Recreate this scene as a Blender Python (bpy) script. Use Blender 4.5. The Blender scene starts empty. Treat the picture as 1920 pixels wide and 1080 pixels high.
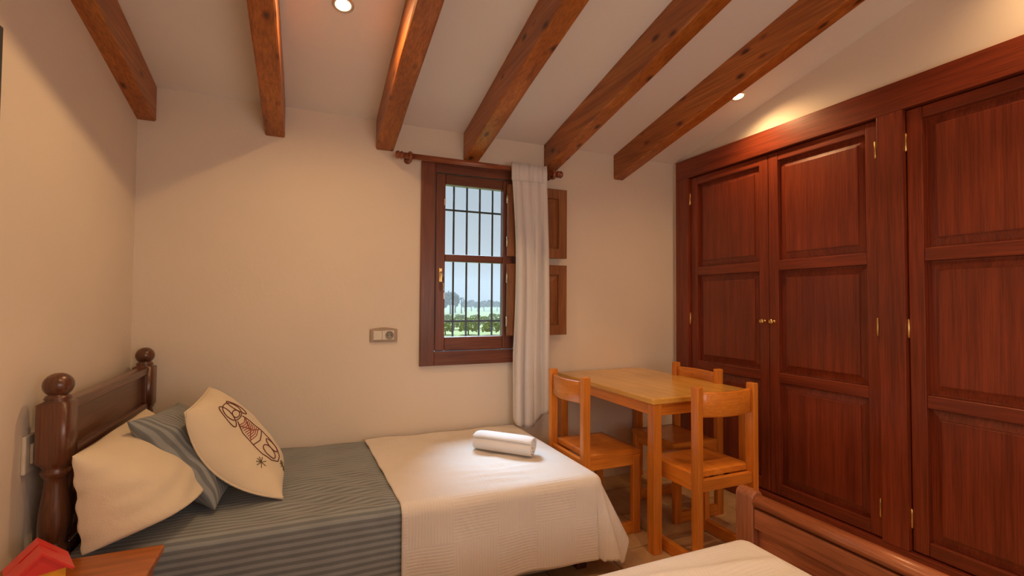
import bpy, bmesh, math, random
from mathutils import Vector, Matrix
random.seed(7)
D = bpy.data
SC = bpy.context.scene
C = SC.collection
PI = math.pi

# ------------------------------------------------------------------ camera
cam_d = D.cameras.new('camera')
cam = D.objects.new('camera', cam_d)
C.objects.link(cam)
Rm = Matrix(((0.91974, -0.01741, -0.39206), (-0.39246, -0.02425, -0.91942), (0.00637, 0.99955, -0.02842))).to_4x4()
Rm = Matrix(Rm.to_quaternion().to_matrix()).to_4x4()
cam.matrix_world = Matrix.Translation((0, 0, 1.2)) @ Rm
cam_d.sensor_width = 36.0
cam_d.lens = 904.93 / 1920 * 36
cam_d.clip_start = 0.02
cam_d.clip_end = 2000
SC.camera = cam

# ------------------------------------------------------------------ light and exposure
SC.view_settings.view_transform = 'Standard'
SC.view_settings.look = 'None'
SC.view_settings.gamma = 1.0
SC.view_settings.use_curve_mapping = False
SC.view_settings.exposure = 0.30

W = D.worlds.new('sky')
SC.world = W
W.use_nodes = True
wn = W.node_tree.nodes
wl = W.node_tree.links
wn.clear()
w_out = wn.new('ShaderNodeOutputWorld')
w_bg = wn.new('ShaderNodeBackground')
w_tc = wn.new('ShaderNodeTexCoord')
w_sep = wn.new('ShaderNodeSeparateXYZ')
w_rmp = wn.new('ShaderNodeValToRGB')
w_rmp.color_ramp.elements[0].position = 0.0
w_rmp.color_ramp.elements[0].color = (0.76, 0.84, 0.90, 1)
w_rmp.color_ramp.elements[1].position = 0.5
w_rmp.color_ramp.elements[1].color = (0.58, 0.74, 0.92, 1)
wl.new(w_tc.outputs['Generated'], w_sep.inputs[0])
wl.new(w_sep.outputs['Z'], w_rmp.inputs[0])
wl.new(w_rmp.outputs[0], w_bg.inputs[0])
w_bg.inputs[1].default_value = 0.66
wl.new(w_bg.outputs[0], w_out.inputs[0])

# hazy sun: a broad soft glow high above the window side
sun_d = D.lights.new('hazy_sun', 'SUN')
sun_d.energy = 13.0
sun_d.color = (0.54, 0.76, 1.0)
sun_d.angle = math.radians(34)
sun = D.objects.new('hazy_sun', sun_d)
C.objects.link(sun)
sd = Vector((-0.06, -1.0, -1.30)).normalized()          # travel direction of the light
sun.rotation_euler = sd.to_track_quat('-Z', 'Y').to_euler()

LAMP_COL = (1.0, 0.60, 0.27)
LAMP_W = 23.0
# added soft fill lamp before the solid rear wall, standing in for daylight
fill_d = D.lights.new('rear_fill', 'AREA')
fill_d.shape = 'RECTANGLE'
fill_d.size = 1.5
fill_d.size_y = 1.3
fill_d.energy = 17.0
fill_d.color = (1.0, 0.88, 0.82)
fill_lamp = D.objects.new('rear_fill', fill_d)
C.objects.link(fill_lamp)
fill_lamp.location = (0.9, -0.70, 1.45)
fill_lamp.rotation_euler = Vector((0.0, 1.0, 0.30)).to_track_quat('-Z', 'Y').to_euler()

SLOPE = 0.22
YB = 2.84           # window wall
XL = -0.765         # left wall
XR = 2.53           # wardrobe wall
YF = -0.75          # wall behind the camera


def zc(y, z0=2.24):
    return z0 + SLOPE * (YB - y)


# ------------------------------------------------------------------ mesh helpers
class MB:
    """collects faces; build() links them as one mesh object"""

    def __init__(self):
        self.bm = bmesh.new()
        self.uv = None

    def box(self, x0, x1, y0, y1, z0, z1, bev=0.0, seg=1):
        b = bmesh.new()
        vs = [b.verts.new(p) for p in ((x0, y0, z0), (x1, y0, z0), (x1, y1, z0), (x0, y1, z0),
                                       (x0, y0, z1), (x1, y0, z1), (x1, y1, z1), (x0, y1, z1))]
        for f in ((0, 3, 2, 1), (4, 5, 6, 7), (0, 1, 5, 4), (1, 2, 6, 5), (2, 3, 7, 6), (3, 0, 4, 7)):
            b.faces.new([vs[i] for i in f])
        if bev > 0:
            bmesh.ops.bevel(b, geom=b.edges[:], offset=bev, segments=seg, profile=0.5, affect='EDGES')
        self.merge(b)
        return self

    def merge(self, b, mat=None):
        me = D.meshes.new('tmp')
        b.to_mesh(me)
        b.free()
        if mat is not None:
            me.transform(mat)
        self.bm.from_mesh(me)
        D.meshes.remove(me)

    def loft(self, rings, cap=True, closed=True, smooth=True):
        rows = [[self.bm.verts.new(p) for p in r] for r in rings]
        n = len(rows[0])
        for a, b in zip(rows, rows[1:]):
            for i in range(n if closed else n - 1):
                j = (i + 1) % n
                f = self.bm.faces.new((a[i], a[j], b[j], b[i]))
                f.smooth = smooth
        if cap:
            self.bm.faces.new(rows[0][::-1])
            self.bm.faces.new(rows[-1])
        return self

    def lathe(self, prof, c, n=20, axis='z', smooth=True):
        rings = []
        for r, h in prof:
            ring = []
            for i in range(n):
                a = 2 * PI * i / n
                u, v = r * math.cos(a), r * math.sin(a)
                if axis == 'z':
                    ring.append((c[0] + u, c[1] + v, c[2] + h))
                elif axis == 'x':
                    ring.append((c[0] + h, c[1] + u, c[2] + v))
                else:
                    ring.append((c[0] + v, c[1] + h, c[2] + u))
            rings.append(ring)
        return self.loft(rings, smooth=smooth)

    def tube(self, pts, r, n=6):
        pts = [Vector(p) for p in pts]
        rings = []
        for i, p in enumerate(pts):
            t = (pts[min(i + 1, len(pts) - 1)] - pts[max(i - 1, 0)]).normalized()
            a = t.cross(Vector((0, 0, 1)))
            if a.length < 0.1:
                a = t.cross(Vector((0, 1, 0)))
            a.normalize()
            b = t.cross(a)
            rings.append([p + (a * math.cos(2 * PI * k / n) + b * math.sin(2 * PI * k / n)) * r for k in range(n)])
        return self.loft(rings)

    def grid(self, P, uv=None, smooth=True):
        rows = [[self.bm.verts.new(p) for p in r] for r in P]
        lay = self.bm.loops.layers.uv.verify() if uv else None
        for i in range(len(rows) - 1):
            for j in range(len(rows[0]) - 1):
                q = (rows[i][j], rows[i + 1][j], rows[i + 1][j + 1], rows[i][j + 1])
                f = self.bm.faces.new(q)
                f.smooth = smooth
                if lay:
                    for lp, (a, b) in zip(f.loops, ((i, j), (i + 1, j), (i + 1, j + 1), (i, j + 1))):
                        lp[lay].uv = uv[a][b]
        return self

    def build(self, name, mat, parent=None, recalc=True):
        if recalc:
            bmesh.ops.recalc_face_normals(self.bm, faces=self.bm.faces[:])
        off = Vector((0, 0, 0))
        p = parent
        while p is not None:
            off += p.location
            p = p.parent
        me = D.meshes.new(name)
        if off.length:
            bmesh.ops.translate(self.bm, verts=self.bm.verts[:], vec=-off)
        self.bm.to_mesh(me)
        self.bm.free()
        o = D.objects.new(name, me)
        C.objects.link(o)
        if parent is not None:
            o.parent = parent
        if mat is not None:
            me.materials.append(mat)
        return o


def thing(name, label, cat, loc=(0, 0, 0), group=None):
    o = D.objects.new(name, None)
    C.objects.link(o)
    o.empty_display_size = 0.05
    o.location = loc
    return tag(o, label, cat, group)


def tag(o, label, cat, group=None):
    o['label'] = label
    o['category'] = cat
    if group:
        o['group'] = group
    return o


def struct(o):
    o['kind'] = 'structure'
    return o


def boxpart(name, mat, parent, *b, bev=0.003, seg=2):
    return MB().box(*b, bev=bev, seg=seg).build(name, mat, parent)


def copy_tree(o, parent=None):
    c = o.copy()
    C.objects.link(c)
    c.parent = parent
    for ch in list(o.children):
        copy_tree(ch, c)
    return c


# ------------------------------------------------------------------ materials
class Mat:
    def __init__(self, name):
        self.m = D.materials.new(name)
        self.m.use_nodes = True
        self.n = self.m.node_tree.nodes
        self.l = self.m.node_tree.links
        self.n.clear()
        self.out = self.n.new('ShaderNodeOutputMaterial')
        self.b = self.n.new('ShaderNodeBsdfPrincipled')
        self.l.new(self.b.outputs[0], self.out.inputs[0])
        self.tc = self.n.new('ShaderNodeTexCoord')

    def set(self, **k):
        for a, v in k.items():
            self.b.inputs[a.replace('_', ' ').capitalize() if a not in self.b.inputs else a].default_value = v
        return self

    def node(self, t, **k):
        nd = self.n.new(t)
        for a, v in k.items():
            setattr(nd, a, v)
        return nd

    def coords(self, scale, rand=False, which='Object'):
        mp = self.node('ShaderNodeMapping')
        mp.inputs['Scale'].default_value = scale
        src = self.tc.outputs[which]
        if rand:
            oi = self.node('ShaderNodeObjectInfo')
            ml = self.node('ShaderNodeMath', operation='MULTIPLY')
            ml.inputs[1].default_value = 37.0
            self.l.new(oi.outputs['Random'], ml.inputs[0])
            ad = self.node('ShaderNodeVectorMath', operation='ADD')
            self.l.new(src, ad.inputs[0])
            self.l.new(ml.outputs[0], ad.inputs[1])
            src = ad.outputs[0]
        self.l.new(src, mp.inputs['Vector'])
        return mp.outputs[0]

    def noise(self, vec, scale=1.0, detail=4.0, rough=0.5, dist=0.0):
        nz = self.node('ShaderNodeTexNoise')
        nz.inputs['Scale'].default_value = scale
        nz.inputs['Detail'].default_value = detail
        nz.inputs['Roughness'].default_value = rough
        nz.inputs['Distortion'].default_value = dist
        self.l.new(vec, nz.inputs['Vector'])
        return nz.outputs['Fac']

    def ramp(self, fac, stops, interp='LINEAR'):
        r = self.node('ShaderNodeValToRGB')
        r.color_ramp.interpolation = interp
        e = r.color_ramp.elements
        while len(e) < len(stops):
            e.new(0.5)
        for x, (p, c) in zip(e, stops):
            x.position = p
            x.color = (c[0], c[1], c[2], 1)
        self.l.new(fac, r.inputs[0])
        return r.outputs[0]

    def mix(self, fac, a, b, mode='MIX'):
        mx = self.node('ShaderNodeMix', data_type='RGBA', blend_type=mode)
        for s, v in ((mx.inputs[0], fac), (mx.inputs[6], a), (mx.inputs[7], b)):
            if isinstance(v, (int, float)):
                s.default_value = v
            elif isinstance(v, tuple):
                s.default_value = (v[0], v[1], v[2], 1)
            else:
                self.l.new(v, s)
        return mx.outputs[2]

    def bump(self, h, strength=0.2, dist=0.01):
        bp = self.node('ShaderNodeBump')
        bp.inputs['Strength'].default_value = strength
        bp.inputs['Distance'].default_value = dist
        self.l.new(h, bp.inputs['Height'])
        self.l.new(bp.outputs[0], self.b.inputs['Normal'])

    def color(self, c):
        if isinstance(c, tuple):
            self.b.inputs['Base Color'].default_value = (c[0], c[1], c[2], 1)
        else:
            self.l.new(c, self.b.inputs['Base Color'])
        return self


def plain(name, c, rough=0.5, metal=0.0, var=0.06, scale=30.0, bump=0.0):
    m = Mat(name)
    v = m.coords((scale,) * 3)
    f = m.noise(v)
    lo = tuple(x * (1 - var) for x in c)
    hi = tuple(min(1, x * (1 + var)) for x in c)
    m.color(m.ramp(f, ((0.3, lo), (0.7, hi))))
    m.b.inputs['Roughness'].default_value = rough
    m.b.inputs['Metallic'].default_value = metal
    if bump:
        m.bump(f, bump, 0.004)
    return m.m


def wood(name, dark, mid, light, axis, rough=0.35, across=26.0, along=1.6, coat=0.25, knots=False, pores=0.35):
    m = Mat(name)
    s = [across] * 3
    s['xyz'.index(axis)] = along
    v = m.coords(tuple(s), rand=True)
    f = m.noise(v, 1.0, 5.0, 0.55, 0.9)
    col = m.ramp(f, ((0.25, dark), (0.5, mid), (0.78, light)))
    s2 = [across * 9] * 3
    s2['xyz'.index(axis)] = along * 4
    p = m.noise(m.coords(tuple(s2), rand=True), 1.0, 2.0, 0.6)
    pf = m.ramp(p, ((0.35, (1 - pores,) * 3), (0.6, (1, 1, 1))))
    col = m.mix(1.0, col, pf, 'MULTIPLY')
    big = m.noise(m.coords((1.7, 1.7, 1.7), rand=True), 1.0, 2.0)
    bf = m.ramp(big, ((0.3, (0.8, 0.8, 0.8)), (0.7, (1.12, 1.1, 1.08))))
    col = m.mix(1.0, col, bf, 'MULTIPLY')
    if knots:
        sk = [13.0] * 3
        sk['xyz'.index(axis)] = 6.0
        vo = m.node('ShaderNodeTexVoronoi')
        vo.inputs['Scale'].default_value = 1.0
        m.l.new(m.coords(tuple(sk), rand=True), vo.inputs['Vector'])
        kf = m.ramp(vo.outputs['Distance'], ((0.08, (0.14, 0.09, 0.06)), (0.15, (0.6, 0.48, 0.4)), (0.24, (1, 1, 1))))
        col = m.mix(1.0, col, kf, 'MULTIPLY')
    m.color(col)
    m.b.inputs['Roughness'].default_value = rough
    m.b.inputs['Coat Weight'].default_value = coat
    m.b.inputs['Coat Roughness'].default_value = 0.22
    m.bump(p, 0.06, 0.002)
    return m.m


def wall_mat(name, c, bump=0.25):
    m = Mat(name)
    f = m.noise(m.coords((2.2,) * 3), 1.0, 4.0)
    m.color(m.ramp(f, ((0.3, tuple(x * 0.96 for x in c)), (0.7, c))))
    m.b.inputs['Roughness'].default_value = 0.9
    b1 = m.noise(m.coords((38,) * 3), 1.0, 4.0)
    m.bump(b1, bump, 0.004)
    return m.m


M = {}
M['wall'] = wall_mat('painted_plaster', (0.82, 0.73, 0.62))
M['ceiling'] = wall_mat('painted_ceiling', (0.83, 0.78, 0.73))
M['top_y'] = wood('honey_tabletop', (0.70, 0.35, 0.06), (0.80, 0.44, 0.09), (0.88, 0.54, 0.14), 'y', 0.26, 20, 1.2, 0.5, pores=0.15)
for ax in 'xyz':
    M['mahogany_' + ax] = wood('mahogany_' + ax, (0.17, 0.026, 0.009), (0.245, 0.042, 0.014), (0.31, 0.060, 0.020), ax, 0.38, 22, 1.1, 0.18)
    M['pine_' + ax] = wood('honey_pine_' + ax, (0.60, 0.175, 0.018), (0.76, 0.252, 0.028), (0.85, 0.33, 0.048), ax, 0.32, 24, 1.4, 0.35, pores=0.2)
    M['walnut_' + ax] = wood('dark_walnut_' + ax, (0.080, 0.027, 0.012), (0.135, 0.048, 0.022), (0.19, 0.073, 0.035), ax, 0.3, 24, 1.5, 0.4)
    M['cherry_' + ax] = wood('red_cherry_' + ax, (0.36, 0.115, 0.048), (0.47, 0.155, 0.065), (0.56, 0.20, 0.085), ax, 0.3, 22, 1.3, 0.4)
    M['window_' + ax] = wood('window_wood_' + ax, (0.13, 0.034, 0.016), (0.19, 0.055, 0.026), (0.26, 0.08, 0.04), ax, 0.4, 24, 1.4, 0.2)
M['beam'] = wood('beam_pine', (0.29, 0.075, 0.010), (0.45, 0.132, 0.018), (0.58, 0.21, 0.036), 'y', 0.45, 15, 0.9, 0.15, knots=True)
M['shutter'] = wood('shutter_wood', (0.24, 0.085, 0.028), (0.33, 0.125, 0.042), (0.42, 0.18, 0.065), 'z', 0.4, 24, 1.4, 0.2)
M['rod'] = wood('rod_wood', (0.24, 0.062, 0.022), (0.33, 0.09, 0.034), (0.42, 0.13, 0.05), 'x', 0.3, 24, 1.4, 0.4)
M['stand'] = wood('nightstand_wood', (0.36, 0.095, 0.014), (0.47, 0.135, 0.020), (0.56, 0.18, 0.032), 'x', 0.35, 18, 1.4, 0.3)
M['brass'] = plain('polished_brass', (0.80, 0.56, 0.22), 0.28, 1.0)
M['nickel'] = plain('satin_metal', (0.72, 0.66, 0.56), 0.35, 1.0)
M['iron'] = plain('dark_iron', (0.035, 0.042, 0.045), 0.55, 0.2)
M['champagne'] = plain('champagne_plate', (0.34, 0.24, 0.15), 0.4, 0.25)
M['ivory'] = plain('ivory_plastic', (0.72, 0.66, 0.55), 0.4)
M['grey_plastic'] = plain('grey_plastic', (0.30, 0.27, 0.24), 0.45)
M['dark'] = plain('dark_hole', (0.03, 0.025, 0.02), 0.6)
M['red'] = plain('red_toy_plastic', (0.74, 0.045, 0.035), 0.35)
M['yellow'] = plain('yellow_toy_plastic', (0.85, 0.42, 0.02), 0.35)
M['thread'] = plain('brown_thread', (0.14, 0.045, 0.03), 0.8)
M['thread_red'] = plain('red_thread', (0.30, 0.05, 0.035), 0.8)
M['thread_green'] = plain('olive_thread', (0.13, 0.09, 0.035), 0.8)
M['canvas'] = plain('dark_picture_print', (0.05, 0.07, 0.10), 0.6)
M['grout'] = plain('floor_grout', (0.22, 0.14, 0.08), 0.9)
M['outside_wall'] = plain('white_render', (0.62, 0.60, 0.56), 0.9, bump=0.3)


def fabric(name, c, rough=0.9, weave=260.0, bump=0.25, wrinkle=0.35):
    m = Mat(name)
    f = m.noise(m.coords((6,) * 3), 1.0, 3.0)
    m.color(m.ramp(f, ((0.3, tuple(x * 0.93 for x in c)), (0.7, c))))
    m.b.inputs['Roughness'].default_value = rough
    m.b.inputs['Sheen Weight'].default_value = 0.15
    a = m.noise(m.coords((weave,) * 3), 1.0, 2.0)
    b = m.noise(m.coords((7, 7, 7)), 1.0, 3.0, 0.5, 0.6)
    mx = m.node('ShaderNodeMath', operation='MULTIPLY_ADD')
    m.l.new(a, mx.inputs[0])
    mx.inputs[1].default_value = 0.12
    m.l.new(b, mx.inputs[2])
    m.bump(mx.outputs[0], wrinkle, 0.02)
    return m.m


def striped(name, c1, c2, period, along='v', wrinkle=0.35, soft=0.12):
    m = Mat(name)
    sep = m.node('ShaderNodeSeparateXYZ')
    # a little waviness so that stripes follow the cloth
    m.l.new(m.tc.outputs['UV'], sep.inputs[0])
    src = sep.outputs[1 if along == 'v' else 0]
    wob = m.noise(m.coords((5, 5, 5)), 1.0, 2.0)
    ma = m.node('ShaderNodeMath', operation='MULTIPLY_ADD')
    m.l.new(wob, ma.inputs[0])
    ma.inputs[1].default_value = period * 0.25
    m.l.new(src, ma.inputs[2])
    dv = m.node('ShaderNodeMath', operation='DIVIDE')
    m.l.new(ma.outputs[0], dv.inputs[0])
    dv.inputs[1].default_value = period
    sn = m.node('ShaderNodeMath', operation='PINGPONG')
    m.l.new(dv.outputs[0], sn.inputs[0])
    sn.inputs[1].default_value = 0.5
    ml = m.node('ShaderNodeMath', operation='MULTIPLY')
    m.l.new(sn.outputs[0], ml.inputs[0])
    ml.inputs[1].default_value = 2.0
    col = m.ramp(ml.outputs[0], ((0.5 - soft, c1), (0.5 + soft, c2)))
    f = m.noise(m.coords((9,) * 3), 1.0, 3.0)
    col = m.mix(1.0, col, m.ramp(f, ((0.3, (0.9, 0.9, 0.9)), (0.7, (1.05, 1.05, 1.05)))), 'MULTIPLY')
    m.color(col)
    m.b.inputs['Roughness'].default_value = 0.75
    m.b.inputs['Sheen Weight'].default_value = 0.2
    b = m.noise(m.coords((8, 8, 8)), 1.0, 3.0, 0.5, 0.7)
    m.bump(b, wrinkle, 0.02)
    return m.m


def waffle(name, c):
    """white cotton cover woven in patches of fine ribs, alternating direction"""
    m = Mat(name)
    f = m.noise(m.coords((5,) * 3), 1.0, 3.0)
    m.color(m.ramp(f, ((0.3, tuple(x * 0.95 for x in c)), (0.7, c))))
    m.b.inputs['Roughness'].default_value = 0.9
    m.b.inputs['Sheen Weight'].default_value = 0.1
    ch = m.node('ShaderNodeTexChecker')
    ch.inputs['Scale'].default_value = 1.0
    mp = m.node('ShaderNodeMapping')
    mp.inputs['Scale'].default_value = (5.5, 5.5, 5.5)
    m.l.new(m.tc.outputs['UV'], mp.inputs[0])
    m.l.new(mp.outputs[0], ch.inputs['Vector'])
    sep = m.node('ShaderNodeSeparateXYZ')
    m.l.new(m.tc.outputs['UV'], sep.inputs[0])
    ribs = []
    for k in (0, 1):
        a = m.node('ShaderNodeMath', operation='MULTIPLY')
        m.l.new(sep.outputs[k], a.inputs[0])
        a.inputs[1].default_value = 2 * PI / 0.012
        s = m.node('ShaderNodeMath', operation='SINE')
        m.l.new(a.outputs[0], s.inputs[0])
        ribs.append(s.outputs[0])
    mx = m.node('ShaderNodeMix', data_type='FLOAT')
    m.l.new(ch.outputs['Fac'], mx.inputs[0])
    m.l.new(ribs[0], mx.inputs[2])
    m.l.new(ribs[1], mx.inputs[3])
    w = m.noise(m.coords((6, 6, 6)), 1.0, 3.0, 0.5, 0.8)
    ma = m.node('ShaderNodeMath', operation='MULTIPLY_ADD')
    m.l.new(mx.outputs[0], ma.inputs[0])
    ma.inputs[1].default_value = 0.035
    m.l.new(w, ma.inputs[2])
    m.bump(ma.outputs[0], 0.45, 0.02)
    return m.m


M['bedspread'] = striped('grey_blue_striped_cotton', (0.165, 0.188, 0.205), (0.28, 0.315, 0.335), 0.025, 'v')
M['cushion'] = striped('grey_blue_cushion_stripe', (0.155, 0.172, 0.19), (0.28, 0.31, 0.325), 0.020, 'u')
M['blanket'] = waffle('white_ribbed_cotton', (0.80, 0.74, 0.68))
M['pillow'] = fabric('cream_pillowcase', (0.78, 0.68, 0.52))
M['cream'] = fabric('cream_cushion_cloth', (0.76, 0.66, 0.50), wrinkle=0.25)
M['towel'] = fabric('white_terry', (0.84, 0.80, 0.76), weave=420, wrinkle=0.3)
M['mattress'] = fabric('mattress_ticking', (0.6, 0.57, 0.52))

mc = Mat('white_curtain')
mc.color((0.90, 0.88, 0.87))
mc.b.inputs['Roughness'].default_value = 0.9
tr = mc.node('ShaderNodeBsdfTranslucent')
tr.inputs[0].default_value = (0.92, 0.91, 0.91, 1)
ms = mc.node('ShaderNodeMixShader')
ms.inputs[0].default_value = 0.22
mc.l.new(mc.b.outputs[0], ms.inputs[1])
mc.l.new(tr.outputs[0], ms.inputs[2])
mc.l.new(ms.outputs[0], mc.out.inputs[0])
mc.bump(mc.noise(mc.coords((300,) * 3), 1.0, 2.0), 0.1, 0.002)
M['curtain'] = mc.m

mg = Mat('window_glass')
mg.n.remove(mg.b)
tb = mg.node('ShaderNodeBsdfTransparent')
tb.inputs[0].default_value = (0.95, 0.97, 0.97, 1)
gb = mg.node('ShaderNodeBsdfGlossy')
gb.inputs['Roughness'].default_value = 0.02
ms = mg.node('ShaderNodeMixShader')
ms.inputs[0].default_value = 0.045
mg.l.new(tb.outputs[0], ms.inputs[1])
mg.l.new(gb.outputs[0], ms.inputs[2])
mg.l.new(ms.outputs[0], mg.out.inputs[0])
M['glass'] = mg.m

me_ = Mat('halogen_bulb')
me_.b.inputs['Emission Color'].default_value = (1.0, 0.82, 0.52, 1)
me_.b.inputs['Emission Strength'].default_value = 14.0
M['bulb'] = me_.m

mt = Mat('stone_tile')
f1 = mt.noise(mt.coords((7, 7, 7), rand=True), 1.0, 5.0, 0.6, 0.5)
cl = mt.ramp(f1, ((0.25, (0.42, 0.25, 0.12)), (0.5, (0.58, 0.38, 0.20)), (0.75, (0.68, 0.49, 0.29))))
oi = mt.node('ShaderNodeObjectInfo')
cl = mt.mix(1.0, cl, mt.ramp(oi.outputs['Random'], ((0.0, (0.82, 0.80, 0.78)), (1.0, (1.1, 1.08, 1.05)))), 'MULTIPLY')
mt.color(cl)
mt.b.inputs['Roughness'].default_value = 0.42
mt.bump(f1, 0.12, 0.006)
M['tile'] = mt.m


def leaf_mat(name, lo, hi):
    m = Mat(name)
    f = m.noise(m.coords((2.5,) * 3), 1.0, 3.0)
    m.color(m.ramp(f, ((0.3, lo), (0.7, hi))))
    m.b.inputs['Roughness'].default_value = 0.7
    return m.m


M['leaf'] = leaf_mat('shrub_leaf', (0.17, 0.21, 0.03), (0.40, 0.42, 0.06))
M['far_leaf'] = leaf_mat('tree_leaf', (0.03, 0.055, 0.025), (0.06, 0.09, 0.04))
M['bark'] = plain('bark', (0.10, 0.07, 0.05), 0.9)
mf = Mat('field_grass')
ff = mf.noise(mf.coords((0.05, 0.25, 0.1)), 1.0, 4.0)
mf.color(mf.ramp(ff, ((0.35, (0.20, 0.22, 0.05)), (0.55, (0.27, 0.26, 0.07)), (0.7, (0.40, 0.29, 0.13)))))
mf.b.inputs['Roughness'].default_value = 0.95
M['field'] = mf.m

# ------------------------------------------------------------------ room shell
T = 0.25
OX0, OX1, OZ0, OZ1 = 0.655, 1.248, 0.865, 2.02      # window opening


def plane_box_prism(mb, poly_yz, x0, x1):
    """prism with a polygon in the YZ plane, extruded along X"""
    mb.loft([[(x0, y, z) for y, z in poly_yz], [(x1, y, z) for y, z in poly_yz]], smooth=False)


# window wall: one connected plate with a hole, plus outer lining
def plate_with_hole(x0, x1, z0, z1, hx0, hx1, hz0, hz1, ya, yb):
    mb = MB()
    bm = mb.bm
    out = [(x0, z0), (x1, z0), (x1, z1), (x0, z1)]
    inn = [(hx0, hz0), (hx1, hz0), (hx1, hz1), (hx0, hz1)]
    V = {}
    for s, y in (('a', ya), ('b', yb)):
        V[s] = ([bm.verts.new((x, y, z)) for x, z in out], [bm.verts.new((x, y, z)) for x, z in inn])
        for i in range(4):
            j = (i + 1) % 4
            bm.faces.new((V[s][0][i], V[s][0][j], V[s][1][j], V[s][1][i]))
    for k in (0, 1):
        for i in range(4):
            j = (i + 1) % 4
            bm.faces.new((V['a'][k][i], V['a'][k][j], V['b'][k][j], V['b'][k][i]))
    return mb


struct(plate_with_hole(XL - 0.2, 3.2, -0.02, 2.45, OX0, OX1, OZ0, OZ1, YB, YB + T).build('wall_back', M['wall']))
mb = MB()
plane_box_prism(mb, [(YF - 0.1, -0.02), (YB, -0.02), (YB, zc(YB) + .1), (YF - 0.1, zc(YF - .1) + .1)], XL - 0.2, XL)
struct(mb.build('wall_left', M['wall']))
# wardrobe wall: plate with the wardrobe recess cut out (one outline)
WY0, WY1, WZ1 = 0.05, 2.78, 2.20
mb = MB()
plane_box_prism(mb, [(YF - 0.1, -0.02), (WY0, -0.02), (WY0, WZ1), (WY1, WZ1), (WY1, -0.02), (YB, -0.02), (YB, zc(YB) + .1), (YF - .1, zc(YF - .1) + .1)], XR, XR + 0.12)
struct(mb.build('wall_right', M['wall']))
struct(MB().box(XL - 0.2, 3.2, YF - 0.2, YF, -0.02, zc(YF) + 0.2).build('wall_front', M['wall']))
mb = MB()
plane_box_prism(mb, [(YB + 0.2, zc(YB + .2)), (YF - 0.15, zc(YF - .15)), (YF - 0.15, zc(YF - .15) + .15), (YB + .2, zc(YB + .2) + .15)], XL - 0.2, 3.2)
struct(mb.build('ceiling', M['ceiling']))
floor = struct(MB().box(XL - 0.2, 3.2, YF - 0.2, YB + 0.1, -0.12, -0.006).build('floor', M['grout']))
TS = 0.33
tile0 = None
for i in range(-1, 12):
    for j in range(-1, 13):
        x0 = XL + 0.12 + (i - 0) * TS
        y0 = YF + 0.08 + (j - 0) * TS
        xa, xb = max(x0, XL), min(x0 + TS, XR)
        ya, yb = max(y0, YF), min(y0 + TS, YB)
        if xb - xa < 0.03 or yb - ya < 0.03:
            continue
        g = 0.003
        full = abs(xb - xa - TS) < 1e-6 and abs(yb - ya - TS) < 1e-6
        if full and tile0 is not None:
            o = tile0.copy()
            C.objects.link(o)
            o.location = (x0, y0, 0)
        else:
            mbt = MB().box(xa - x0 + g, xb - x0 - g, ya - y0 + g, yb - y0 - g, -0.012, 0.0, bev=0.0025)
            o = mbt.build('tile', M['tile'], None)
            o.parent = floor
            o.location = (x0, y0, 0)
            if full:
                tile0 = o
        o.name = 'tile'
        o.location.z = random.uniform(-0.0006, 0.0)

# ------------------------------------------------------------------ ceiling beams
beams = [(-0.772, -0.690), (-0.213, -0.119), (0.355, 0.454), (0.879, 0.978), (1.435, 1.525), (1.986, 2.068)]
beam_desc = ['first wooden ceiling beam from the left, hugging the left wall',
             'second wooden ceiling beam from the left, above the bed pillows',
             'third ceiling beam from the left, ending beside the left end of the curtain rod',
             'fourth ceiling beam from the left, ending above the window',
             'fifth ceiling beam from the left, ending above the right end of the curtain rod',
             'sixth ceiling beam, rightmost, nearest the wardrobe']
for (x0, x1), lab in zip(beams, beam_desc):
    y0, y1 = YF + 0.005, YB - 0.004
    zt, zb = 0.0, -0.17
    n = 14
    rings = []
    ch = 0.006
    for k in range(n + 1):
        y = y1 + (y0 - y1) * k / n
        z = zc(y)
        j = lambda: random.uniform(-0.0022, 0.0022)
        if k in (0, n):
            j = lambda: 0.0
        rings.append([(x0 + j(), y, z - 0.001), (x0 + j(), y, z + zb + ch), (x0 + ch + j(), y, z + zb + j()), (x1 - ch + j(), y, z + zb + j()),
                      (x1 + j(), y, z + zb + ch), (x1 + j(), y, z - 0.001)])
    o = MB().loft(rings, smooth=False).build('ceiling_beam', M['beam'])
    tag(o, lab, 'beam', 'wooden ceiling beams')

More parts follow.
